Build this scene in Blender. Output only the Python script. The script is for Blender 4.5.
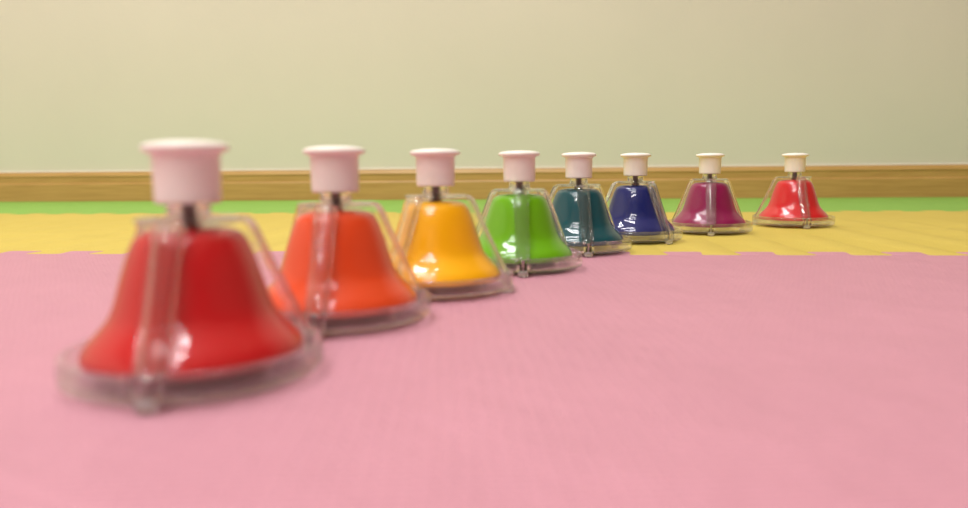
import bpy, bmesh, math
from mathutils import Vector, Matrix

S = bpy.context.scene
COL = S.collection
for o in list(bpy.data.objects):
    bpy.data.objects.remove(o, do_unlink=True)
R = math.radians

# ------------------------------------------------------------------ camera
cam_d = bpy.data.cameras.new('camera')
cam = bpy.data.objects.new('camera', cam_d)
COL.objects.link(cam)
cam_d.sensor_width = 36.0
cam_d.lens = 36.0 * 762.0 / 968.0
pitch, roll = R(6.754), R(-0.528)
f = Vector((0, math.cos(pitch), -math.sin(pitch)))
u0 = Vector((0, math.sin(pitch), math.cos(pitch)))
r0 = Vector((1, 0, 0))
rt = r0 * math.cos(roll) + u0 * math.sin(roll)
up = -r0 * math.sin(roll) + u0 * math.cos(roll)
m = Matrix((rt, up, -f)).transposed()
# the room's axes follow the back wall and the mat seams; the camera looks slightly off them
YAW = R(-5.24)
TOROOM = Matrix.Rotation(-YAW, 4, 'Z') @ Matrix.Translation((0, -0.679, 0))
cam.matrix_world = TOROOM @ Matrix.Translation((0, 0, 0.0802)) @ m.to_4x4()
cam_d.clip_start = 0.01
cam_d.dof.use_dof = True
cam_d.dof.focus_distance = 0.80
cam_d.dof.aperture_fstop = 5.2
S.camera = cam

# ------------------------------------------------------------------ world, lights, exposure
w = bpy.data.worlds.new('world'); S.world = w
w.use_nodes = True
w.node_tree.nodes['Background'].inputs[0].default_value = (1.0, 0.99, 0.98, 1)
w.node_tree.nodes['Background'].inputs[1].default_value = 0.3

CEIL = 2.6
def panel(x, y, sx, sy, power, col=(0.99, 0.99, 1.0)):
    l = bpy.data.lights.new('ceiling_lamp', 'AREA')
    l.shape = 'RECTANGLE'; l.size = sx; l.size_y = sy
    l.energy = power; l.color = col
    o = bpy.data.objects.new('ceiling_lamp', l)
    COL.objects.link(o); o.location = (x, y, CEIL - 0.012)
    return o
for k in range(5):
    for dy in (-0.09, 0.09):
        panel(-0.6, -3.1 + 0.85 * k + dy, 1.4, 0.028, 5.6)

vs = S.view_settings
vs.view_transform = 'Standard'
vs.look = 'None'
vs.gamma = 1.0
vs.use_curve_mapping = False
vs.exposure = 1.2
S.cycles.use_denoising = True
S.cycles.max_bounces = 16
S.cycles.transmission_bounces = 12
S.cycles.transparent_max_bounces = 24
S.cycles.glossy_bounces = 6
S.cycles.sample_clamp_indirect = 8

# ------------------------------------------------------------------ materials
def nm(name):
    mt = bpy.data.materials.new(name); mt.use_nodes = True
    nt = mt.node_tree
    return mt, nt, nt.nodes['Principled BSDF']
def lin(c):
    return tuple(((v / 255) / 12.92 if v / 255 <= 0.04045 else ((v / 255 + 0.055) / 1.055) ** 2.4) for v in c) + (1,)

def noise_col(nt, bs, c1, c2, scale, stretch=(1, 1, 1), detail=4, lo=0.35, hi=0.65):
    tc = nt.nodes.new('ShaderNodeTexCoord')
    mp = nt.nodes.new('ShaderNodeMapping'); mp.inputs['Scale'].default_value = stretch
    nz = nt.nodes.new('ShaderNodeTexNoise'); nz.inputs['Scale'].default_value = scale; nz.inputs['Detail'].default_value = detail
    cr = nt.nodes.new('ShaderNodeValToRGB')
    cr.color_ramp.elements[0].position = lo; cr.color_ramp.elements[1].position = hi
    cr.color_ramp.elements[0].color = c1; cr.color_ramp.elements[1].color = c2
    nt.links.new(tc.outputs['Object'], mp.inputs[0]); nt.links.new(mp.outputs[0], nz.inputs['Vector'])
    nt.links.new(nz.outputs['Fac'], cr.inputs[0]); nt.links.new(cr.outputs[0], bs.inputs['Base Color'])
    return tc, nz

def foam_mat(name, col, rough=0.62, bump=0.5):
    mt, nt, bs = nm(name)
    c1 = tuple(v * 0.96 for v in col[:3]) + (1,)
    tc, _ = noise_col(nt, bs, c1, col, 9.0, detail=3)
    bs.inputs['Roughness'].default_value = rough
    bs.inputs['Specular IOR Level'].default_value = 0.35
    # embossed weave: rows of short raised dashes, plus soft dents in the foam
    br = nt.nodes.new('ShaderNodeTexBrick')
    br.inputs['Scale'].default_value = 1.0
    br.inputs['Brick Width'].default_value = 0.011
    br.inputs['Row Height'].default_value = 0.0036
    br.inputs['Mortar Size'].default_value = 0.0012
    br.inputs['Mortar Smooth'].default_value = 1.0
    br.inputs['Color1'].default_value = (1, 1, 1, 1); br.inputs['Color2'].default_value = (0.8, 0.8, 0.8, 1)
    br.inputs['Mortar'].default_value = (0, 0, 0, 1)
    mp = nt.nodes.new('ShaderNodeMapping'); mp.inputs['Rotation'].default_value = (0, 0, R(-8))
    nt.links.new(tc.outputs['Object'], mp.inputs[0])
    nz0 = nt.nodes.new('ShaderNodeTexNoise'); nz0.inputs['Scale'].default_value = 22
    ad = nt.nodes.new('ShaderNodeVectorMath'); ad.operation = 'MULTIPLY_ADD'
    ad.inputs[1].default_value = (0.006, 0.006, 0)
    nt.links.new(tc.outputs['Object'], nz0.inputs['Vector'])
    nt.links.new(nz0.outputs['Color'], ad.inputs[0]); nt.links.new(mp.outputs[0], ad.inputs[2])
    nt.links.new(ad.outputs[0], br.inputs['Vector'])
    b1 = nt.nodes.new('ShaderNodeBump'); b1.inputs['Strength'].default_value = bump; b1.inputs['Distance'].default_value = 0.0011
    nt.links.new(br.outputs['Color'], b1.inputs['Height'])
    nz = nt.nodes.new('ShaderNodeTexNoise'); nz.inputs['Scale'].default_value = 26; nz.inputs['Detail'].default_value = 3
    nt.links.new(tc.outputs['Object'], nz.inputs['Vector'])
    b2 = nt.nodes.new('ShaderNodeBump'); b2.inputs['Strength'].default_value = bump; b2.inputs['Distance'].default_value = 0.006
    nt.links.new(nz.outputs['Fac'], b2.inputs['Height']); nt.links.new(b1.outputs[0], b2.inputs['Normal'])
    nt.links.new(b2.outputs[0], bs.inputs['Normal'])
    return mt

M_pink = foam_mat('pink_foam', lin((201, 141, 156)))
M_yellow = foam_mat('yellow_foam', lin((208, 184, 84)))
M_green = foam_mat('green_foam', lin((140, 186, 80)))

def plain(name, col, rough=0.5, bumps=0.0, bscale=200, var=0.03):
    mt, nt, bs = nm(name)
    c1 = tuple(v * (1 - var) for v in col[:3]) + (1,)
    tc, nz = noise_col(nt, bs, c1, col, 3.0)
    bs.inputs['Roughness'].default_value = rough
    if bumps:
        n2 = nt.nodes.new('ShaderNodeTexNoise'); n2.inputs['Scale'].default_value = bscale; n2.inputs['Detail'].default_value = 5
        b = nt.nodes.new('ShaderNodeBump'); b.inputs['Strength'].default_value = bumps; b.inputs['Distance'].default_value = 0.001
        nt.links.new(tc.outputs['Object'], n2.inputs['Vector']); nt.links.new(n2.outputs['Fac'], b.inputs['Height'])
        nt.links.new(b.outputs[0], bs.inputs['Normal'])
    return mt
M_wall = plain('wall_paint', lin((226, 220, 203)), 0.8, 0.25, 160)
M_side = plain('far_wall_paint', lin((150, 138, 122)), 0.8)
M_ceil = plain('ceiling_paint', lin((235, 232, 222)), 0.9)
M_floor = plain('floor_boards', lin((176, 158, 134)), 0.5)
M_caulk = plain('caulk', lin((236, 230, 214)), 0.5)

def wood():
    mt, nt, bs = nm('baseboard_wood')
    tc, nz = noise_col(nt, bs, lin((190, 146, 82)), lin((204, 160, 94)), 22, stretch=(0.5, 6, 10), detail=6)
    bs.inputs['Roughness'].default_value = 0.42
    return mt
M_wood = wood()

def lacquer(name, col):
    mt, nt, bs = nm(name)
    c1 = tuple(v * 0.96 for v in col[:3]) + (1,)
    noise_col(nt, bs, c1, col, 60.0)
    bs.inputs['Roughness'].default_value = 0.45
    bs.inputs['Specular IOR Level'].default_value = 0.12
    bs.inputs['Coat Weight'].default_value = 1.0
    bs.inputs['Coat IOR'].default_value = 1.6
    bs.inputs['Coat Roughness'].default_value = 0.02
    return mt

def clear_plastic(name, tint, mix=0.2, rough=0.03, trans=0.985):
    mt, nt, bs = nm(name)
    bs.inputs['Base Color'].default_value = tint
    bs.inputs['Transmission Weight'].default_value = trans
    bs.inputs['IOR'].default_value = 1.46
    bs.inputs['Roughness'].default_value = rough
    nz = nt.nodes.new('ShaderNodeTexNoise'); nz.inputs['Scale'].default_value = 180
    b = nt.nodes.new('ShaderNodeBump'); b.inputs['Strength'].default_value = 0.08; b.inputs['Distance'].default_value = 0.0004
    tc = nt.nodes.new('ShaderNodeTexCoord')
    nt.links.new(tc.outputs['Object'], nz.inputs['Vector'])
    nt.links.new(nz.outputs['Fac'], b.inputs['Height']); nt.links.new(b.outputs[0], bs.inputs['Normal'])
    tr = nt.nodes.new('ShaderNodeBsdfTransparent'); tr.inputs[0].default_value = (0.995, 0.99, 0.98, 1)
    mx = nt.nodes.new('ShaderNodeMixShader'); mx.inputs[0].default_value = mix
    out = nt.nodes['Material Output']
    nt.links.new(bs.outputs[0], mx.inputs[1]); nt.links.new(tr.outputs[0], mx.inputs[2])
    nt.links.new(mx.outputs[0], out.inputs['Surface'])
    return mt
M_clear = clear_plastic('clear_plastic', (0.995, 0.985, 0.97, 1))
M_ring = clear_plastic('clear_ring_plastic', (0.995, 0.985, 0.97, 1), mix=0.55, trans=0.93)
M_rubber = clear_plastic('clear_rubber', (0.95, 0.92, 0.88, 1), mix=0.25, rough=0.15, trans=0.7)

mt, nt, bs = nm('button_plastic')
noise_col(nt, bs, lin((244, 237, 227)), lin((249, 242, 232)), 40)
bs.inputs['Roughness'].default_value = 0.38
bs.inputs['Subsurface Weight'].default_value = 0.1
bs.inputs['Subsurface Radius'].default_value = (0.006, 0.004, 0.003)
bs.inputs['Subsurface Scale'].default_value = 1.0
M_button = mt
mt, nt, bs = nm('dark_steel')
noise_col(nt, bs, (0.10, 0.07, 0.065, 1), (0.2, 0.15, 0.14, 1), 300)
bs.inputs['Metallic'].default_value = 0.9; bs.inputs['Roughness'].default_value = 0.3
M_steel = mt
mt, nt, bs = nm('bright_steel')
noise_col(nt, bs, (0.35, 0.32, 0.3, 1), (0.5, 0.46, 0.44, 1), 300)
bs.inputs['Metallic'].default_value = 0.9; bs.inputs['Roughness'].default_value = 0.25
M_bright = mt

# ------------------------------------------------------------------ mesh helpers
def link(name, bm, mat, parent=None, smooth=True, angle=35):
    bmesh.ops.recalc_face_normals(bm, faces=bm.faces)
    me = bpy.data.meshes.new(name)
    bm.to_mesh(me); bm.free()
    me.materials.append(mat)
    if smooth:
        me.shade_smooth() if hasattr(me, 'shade_smooth') else None
        try:
            me.set_sharp_from_angle(angle=R(angle))
        except Exception:
            pass
    o = bpy.data.objects.new(name, me)
    COL.objects.link(o)
    if parent: o.parent = parent
    return o

def lathe(bm, prof, seg=72, a0=0.0, a1=2 * math.pi, closed=False):
    """revolve (r,z) profile in metres; closed=True joins last profile point to first (ring sections)."""
    full = abs(a1 - a0 - 2 * math.pi) < 1e-6
    n = seg if full else seg + 1
    rings = []
    for i in range(n):
        a = a0 + (a1 - a0) * i / seg
        c, s = math.cos(a), math.sin(a)
        rings.append([(r * c, r * s, z) for r, z in prof])
    grid = []
    poles = {}
    for i in range(n):
        row = []
        for j, (p, (r, z)) in enumerate(zip(rings[i], prof)):
            if r < 1e-7 and full:
                if j not in poles: poles[j] = bm.verts.new((0, 0, z))
                row.append(poles[j])
            else:
                row.append(bm.verts.new(p))
        grid.append(row)
    m_ = len(prof)
    jr = range(m_ if closed else m_ - 1)
    for i in range(seg):
        A = grid[i]; B = grid[(i + 1) % n]
        for j in jr:
            k = (j + 1) % m_
            vs_ = []
            for v in (A[j], B[j], B[k], A[k]):
                if v not in vs_: vs_.append(v)
            if len(vs_) >= 3: bm.faces.new(vs_)
    if not full and closed:
        bm.faces.new(grid[0]); bm.faces.new(list(reversed(grid[-1])))

def cm(prof):
    return [(r * 0.01, z * 0.01) for r, z in prof]

def smooth_prof(pts, n=5):
    """Catmull-Rom through the points."""
    out = []
    for i in range(len(pts) - 1):
        p0 = pts[max(i - 1, 0)]; p1 = pts[i]; p2 = pts[i + 1]; p3 = pts[min(i + 2, len(pts) - 1)]
        for k in range(n):
            t = k / n
            out.append(tuple(0.5 * ((2 * p1[d]) + (-p0[d] + p2[d]) * t + (2 * p0[d] - 5 * p1[d] + 4 * p2[d] - p3[d]) * t * t +
                             (-p0[d] + 3 * p1[d] - 3 * p2[d] + p3[d]) * t ** 3) for d in range(2)))
    out.append(pts[-1])
    return out

def box(bm, x0, x1, y0, y1, z0, z1, bev=0.0):
    r = bmesh.ops.create_cube(bm, size=1.0)
    vsx = r['verts']
    for v in vsx:
        v.co = ((x0 + x1) / 2 + v.co.x * (x1 - x0), (y0 + y1) / 2 + v.co.y * (y1 - y0), (z0 + z1) / 2 + v.co.z * (z1 - z0))
    if bev:
        es = list({e for v in vsx for e in v.link_edges})
        bmesh.ops.bevel(bm, geom=es, offset=bev, segments=2, profile=0.5, affect='EDGES')

def struct(name, bm, mat, smooth=False):
    o = link(name, bm, mat, None, smooth)
    o['kind'] = 'structure'
    return o

# ------------------------------------------------------------------ room shell (turned with the wall)
def place_room(o):
    return o
WALL = 1.062      # distance of the back wall from the pink/yellow seam
FZ = -0.012       # floor under the foam mats
XL, XR, YB = -2.8, 2.8, -4.0

bm = bmesh.new(); box(bm, XL, XR, YB, WALL, FZ - 0.1, FZ); place_room(struct('floor', bm, M_floor))
bm = bmesh.new(); box(bm, XL - .1, XR + .1, YB - .1, WALL + .1, CEIL, CEIL + 0.1); place_room(struct('ceiling', bm, M_ceil))
bm = bmesh.new(); box(bm, XL - .1, XR + .1, WALL, WALL + 0.1, FZ - 0.1, CEIL); place_room(struct('wall_back', bm, M_wall))
bm = bmesh.new(); box(bm, XL - .1, XL, YB, WALL, FZ - 0.1, CEIL); place_room(struct('wall_left', bm, M_wall))
bm = bmesh.new(); box(bm, XR, XR + .1, YB, WALL, FZ - 0.1, CEIL); place_room(struct('wall_right', bm, M_side))
bm = bmesh.new(); box(bm, XL - .1, XR + .1, YB - .1, YB, FZ - 0.1, CEIL); place_room(struct('wall_front', bm, M_side))

# baseboard: extruded moulding profile (depth from wall, height)
BH = 0.0684
prof = [(0, FZ), (0.013, FZ), (0.013, 0.040), (0.0118, 0.0425), (0.0105, 0.043), (0.0105, BH - 0.0105), (0.0118, BH - 0.0100), (0.0118, BH - 0.008),
        (0.0085, BH - 0.001), (0.007, BH), (0, BH)]
bm = bmesh.new()
a = [bm.verts.new((XL, WALL - d, z)) for d, z in prof]
b = [bm.verts.new((XR, WALL - d, z)) for d, z in prof]
for i in range(len(prof)):
    j = (i + 1) % len(prof)
    bm.faces.new((a[i], b[i], b[j], a[j]))
bm.faces.new(a); bm.faces.new(list(reversed(b)))
place_room(struct('baseboard_back', bm, M_wood))
bm = bmesh.new(); box(bm, XL, XR, WALL - 0.0025, WALL, BH, BH + 0.004, 0.001); place_room(struct('trim_1', bm, M_caulk))

# ------------------------------------------------------------------ foam mats with interlocking puzzle edges
PER = 0.0625
def seam(u_start, u_end, phase, amp=0.0125, wob=0.0):
    """points of a puzzle seam from u_start to u_end around v=0; tabs of the far mat point to -v, centred at phase+k*PER"""
    pts = []
    k0 = math.ceil((u_start - phase) / PER) ; k1 = math.floor((u_end - phase) / PER)
    hw = PER / 4
    def arc(cx, cy, r, a0, a1, n=6):
        for i in range(n + 1):
            t = R(a0 + (a1 - a0) * i / n)
            pts.append((cx + r * math.cos(t), cy + r * math.sin(t)))
    pts.append((u_start, amp))
    rr = 0.004
    for k in range(k0, k1 + 1):
        c = phase + k * PER
        # neck at top (v=+amp) narrower than the head (v=-amp): dovetail
        nk = hw - 0.0012; hd = hw + 0.0012
        arc(c - nk - rr, amp - rr, rr, 90, -10, 5)
        arc(c - hd + rr, -amp + rr, rr, 170, 270, 5)
        arc(c + hd - rr, -amp + rr, rr, 270, 370, 5)
        arc(c + nk + rr, amp - rr, rr, 190, 90, 5)
    pts.append((u_end, amp))
    return pts

def mat_obj(name, lower, upper, mat, label):
    """lower / upper: lists of (u,v) running from left to right"""
    bm = bmesh.new()
    ring = lower + list(reversed(upper))
    top = [bm.verts.new((x, y, 0)) for x, y in ring]
    bot = [bm.verts.new((x, y, FZ)) for x, y in ring]
    n = len(ring)
    ft = bm.faces.new(top)
    bm.faces.new(list(reversed(bot)))
    for i in range(n):
        bm.faces.new((top[i], bot[i], bot[(i + 1) % n], top[(i + 1) % n]))
    bmesh.ops.recalc_face_normals(bm, faces=bm.faces)
    bmesh.ops.bevel(bm, geom=[e for e in ft.edges if min(v.co.y for v in e.verts) < 0.1], offset=0.0005, segments=2, profile=0.5, affect='EDGES')
    o = link(name, bm, mat, None, True, 40)
    place_room(o)
    o['label'] = label; o['category'] = 'foam mat'
    return o

def shift(pts, v0, gap):
    return [(u, v + v0 + gap) for u, v in pts]
MX0, MX1 = -1.9, 1.6
s1 = [(u, v + 0.0065) for u, v in seam(MX0, MX1, 0.208)]
s2 = seam(MX0, MX1, 0.19)
V2 = 0.585
mat_obj('foam_mat', [(MX0, -1.2), (MX1, -1.2)], shift(s1, 0, -0.0003), M_pink,
        'pink foam play mat covering the foreground, under the blurred nearest bells')
mat_obj('foam_mat', shift(s1, 0, 0.0003), shift(s2, V2, 0), M_yellow,
        'yellow foam play mat strip between the pink and the green mats')
mat_obj('foam_mat', shift(s2, V2, 0), [(MX0, WALL - 0.015), (MX1, WALL - 0.015)], M_green,
        'green foam play mat strip lying against the wooden baseboard')

# ------------------------------------------------------------------ desk bell
def bell_shell():
    outer = smooth_prof([(0.0, 5.76), (0.9, 5.75), (1.55, 5.67), (1.92, 5.45), (2.15, 5.05), (2.42, 4.3), (2.66, 3.5), (2.85, 2.9),
                         (3.06, 2.45), (3.4, 2.03), (3.76, 1.65), (3.96, 1.36), (4.03, 1.2)], 4) + [(4.04, 1.1), (4.04, 0.92)]
    inner = [(4.0, 0.88), (3.94, 0.92), (3.88, 1.12), (3.78, 1.35), (3.3, 1.8), (2.85, 2.25), (2.62, 2.9), (2.42, 3.55), (2.2, 4.3), (1.95, 5.0), (1.7, 5.35), (1.3, 5.55), (0, 5.62)]
    bm = bmesh.new(); lathe(bm, cm(outer + inner), 96)
    return bm

def frame_top_bm():
    # clear top plate with its collar tube
    bm = bmesh.new()
    prof = [(0.42, 5.92), (1.84, 5.92), (1.93, 5.97), (1.94, 6.06), (1.9, 6.12), (0.95, 6.13), (0.84, 6.18), (0.80, 6.24), (0.78, 6.62), (0.62, 6.62), (0.62, 6.2), (0.42, 6.15)]
    lathe(bm, cm(prof), 64, closed=True)
    return bm

def ring_bm():
    bm = bmesh.new()
    prof = [(4.12, 0.42), (4.2, 0.32), (4.66, 0.30), (4.76, 0.38), (4.80, 0.6), (4.79, 1.1), (4.72, 1.28), (4.6, 1.33), (4.5, 1.28), (4.47, 1.1), (4.45, 0.6), (4.2, 0.55)]
    g = R(5.4)
    for k in range(3):
        a = k * 2 * math.pi / 3
        lathe(bm, cm(prof), 40, a + g, a + 2 * math.pi / 3 - g, closed=True)
    return bm

def leg_bm():
    # U channel strap swept down a path in the x-z plane (x = outward)
    path = smooth_prof([(1.95, 6.125), (2.2, 6.05), (2.42, 5.84), (2.6, 5.5), (2.86, 4.88), (3.17, 4.2), (3.63, 3.2), (4.1, 2.2), (4.42, 1.55), (4.57, 1.28)], 4)
    bm = bmesh.new()
    rows = []
    n = len(path)
    for i, (x, z) in enumerate(path):
        a = path[max(i - 1, 0)]; b = path[min(i + 1, n - 1)]
        tx, tz = b[0] - a[0], b[1] - a[1]
        L = math.hypot(tx, tz); tx /= L; tz /= L
        ix, iz = tz, -tx          # pointing inward (towards the bell)
        if i == 0: ix, iz = 0.0, -1.0
        t = i / (n - 1)
        hw = 0.60 - 0.12 * t
        dp = min(0.42, 0.27 + 0.5 * t)
        fl = 0.16
        arc = [(hw * q, 0.15 * q * q) for q in (-1, -0.75, -0.5, -0.25, 0, 0.25, 0.5, 0.75, 1)]
        sec = [(-hw, dp)] + arc + [(hw, dp), (hw - fl, dp)] + [((hw - fl) * q, 0.13 + 0.08 * q * q) for q in (1, 0.5, 0, -0.5, -1)] + [(-hw + fl, dp)]
        rows.append([bm.verts.new(((x + ix * d) * .01, s * .01, (z + iz * d) * .01)) for s, d in sec])
    m_ = len(rows[0])
    for i in range(n - 1):
        for j in range(m_):
            k = (j + 1) % m_
            bm.faces.new((rows[i][j], rows[i][k], rows[i + 1][k], rows[i + 1][j]))
    bm.faces.new(rows[0]); bm.faces.new(list(reversed(rows[-1])))
    # the two prongs that hold the foot
    for sg in (-1, 1):
        box(bm, 0.0422, 0.0476, sg * 0.0036 - 0.0009, sg * 0.0036 + 0.0009, 0.0045, 0.0134, 0.0003)
    return bm

def foot_bm():
    bm = bmesh.new()
    # rounded clear rubber foot, r 0.36 cm
    lathe(bm, cm([(0, 0), (0.2, 0.0), (0.33, 0.06), (0.38, 0.2), (0.37, 0.4), (0.3, 0.44), (0, 0.45)]), 28)
    bmesh.ops.translate(bm, verts=bm.verts, vec=(0.0452, 0, 0))
    return bm

def screw_bm():
    bm = bmesh.new()
    lathe(bm, cm([(0, 0.46), (0.1, 0.46), (0.1, 1.0), (0.17, 1.02), (0.17, 1.2), (0.1, 1.24), (0, 1.24)]), 20)
    bmesh.ops.translate(bm, verts=bm.verts, vec=(0.0450, 0, 0))
    return bm

def button_bm():
    bm = bmesh.new()
    prof = [(0, 7.3), (0.9, 7.3), (0.98, 7.25), (1.0, 6.72), (1.05, 6.66), (1.12, 6.66), (1.18, 6.71), (1.19, 6.8), (1.21, 8.4), (1.25, 8.51), (1.36, 8.56),
            (1.50, 8.60), (1.55, 8.66), (1.56, 8.74), (1.52, 8.82), (1.3, 8.90), (0.8, 8.97), (0, 9.0)]
    lathe(bm, cm(prof), 64)
    return bm

def shaft_bm():
    bm = bmesh.new()
    lathe(bm, cm([(0, 5.6), (0.4, 5.6), (0.4, 5.9), (0.27, 5.94), (0.27, 7.28), (0, 7.28)]), 24)
    return bm

def add_bell():
    root = bpy.data.objects.new('desk_bell', None); COL.objects.link(root)
    root.empty_display_size = 0.02
    link('bell_shell', bell_shell(), M_button, root, angle=50)
    link('frame_top', frame_top_bm(), M_clear, root, angle=50)
    link('base_ring', ring_bm(), M_ring, root, angle=50)
    b0 = link('push_button', button_bm(), M_button, root, angle=50)
    link('button_shaft', shaft_bm(), M_steel, root)
    leg = link('leg', leg_bm(), M_clear, root)
    ft = link('foot', foot_bm(), M_rubber, leg, angle=50)
    sc_ = link('foot_screw', screw_bm(), M_bright, leg)
    for k in (1, 2):
        l2 = leg.copy(); l2.parent = root; l2.rotation_euler = (0, 0, k * 2 * math.pi / 3); COL.objects.link(l2)
        for c in (ft, sc_):
            c2 = c.copy(); c2.parent = l2; COL.objects.link(c2)
    return root

def copy_bell(src):
    r = src.copy(); COL.objects.link(r)
    for ch in list(src.children):
        c = ch.copy(); COL.objects.link(c); c.parent = r
        for g in list(ch.children):
            d = g.copy(); COL.objects.link(d); d.parent = c
    return r

bells = [
 # x, y, azimuth of one leg, colour, colour word, label
 (-0.1109, 0.2869, -89.7, (194, 22, 28), 'red desk bell nearest the camera, large and blurred, on the pink mat'),
 (-0.0754, 0.3896, -93.6, (226, 72, 28), 'orange desk bell on the pink mat between the large red and the yellow bell'),
 (-0.0298, 0.4779, -6.7, (252, 180, 2), 'yellow desk bell on the pink mat between the orange and the green bell'),
 (0.0272, 0.5788, -89.6, (104, 172, 4), 'green desk bell on the pink mat, between yellow and teal bells'),
 (0.0860, 0.6897, -86.3, (0, 72, 80), 'dark teal desk bell standing at the seam of pink and yellow mats'),
 (0.1548, 0.7794, -53.9, (20, 30, 98), 'navy blue desk bell on the yellow mat beside the teal bell'),
 (0.2558, 0.8648, -102.9, (136, 16, 74), 'magenta purple desk bell on the yellow mat, second from the far end'),
 (0.3832, 0.9423, -91.9, (206, 28, 34), 'small bright red desk bell farthest away, rightmost on the yellow mat'),
]
proto = add_bell()
for i, (x, y, az, col, label) in enumerate(bells):
    o = proto if i == len(bells) - 1 else copy_bell(proto)
    o.location = TOROOM @ Vector((x, y, 0)); o.rotation_euler = (0, 0, R(az) - YAW)
    o['label'] = label; o['category'] = 'desk bell'; o['group'] = 'coloured desk bells in a row'
    mt = lacquer(label.split(' desk')[0].replace(' ', '_') + '_lacquer', lin(col))
    for ch in o.children:
        if ch.name.startswith('bell_shell'):
            ch.data = ch.data.copy(); ch.data.materials[0] = mt
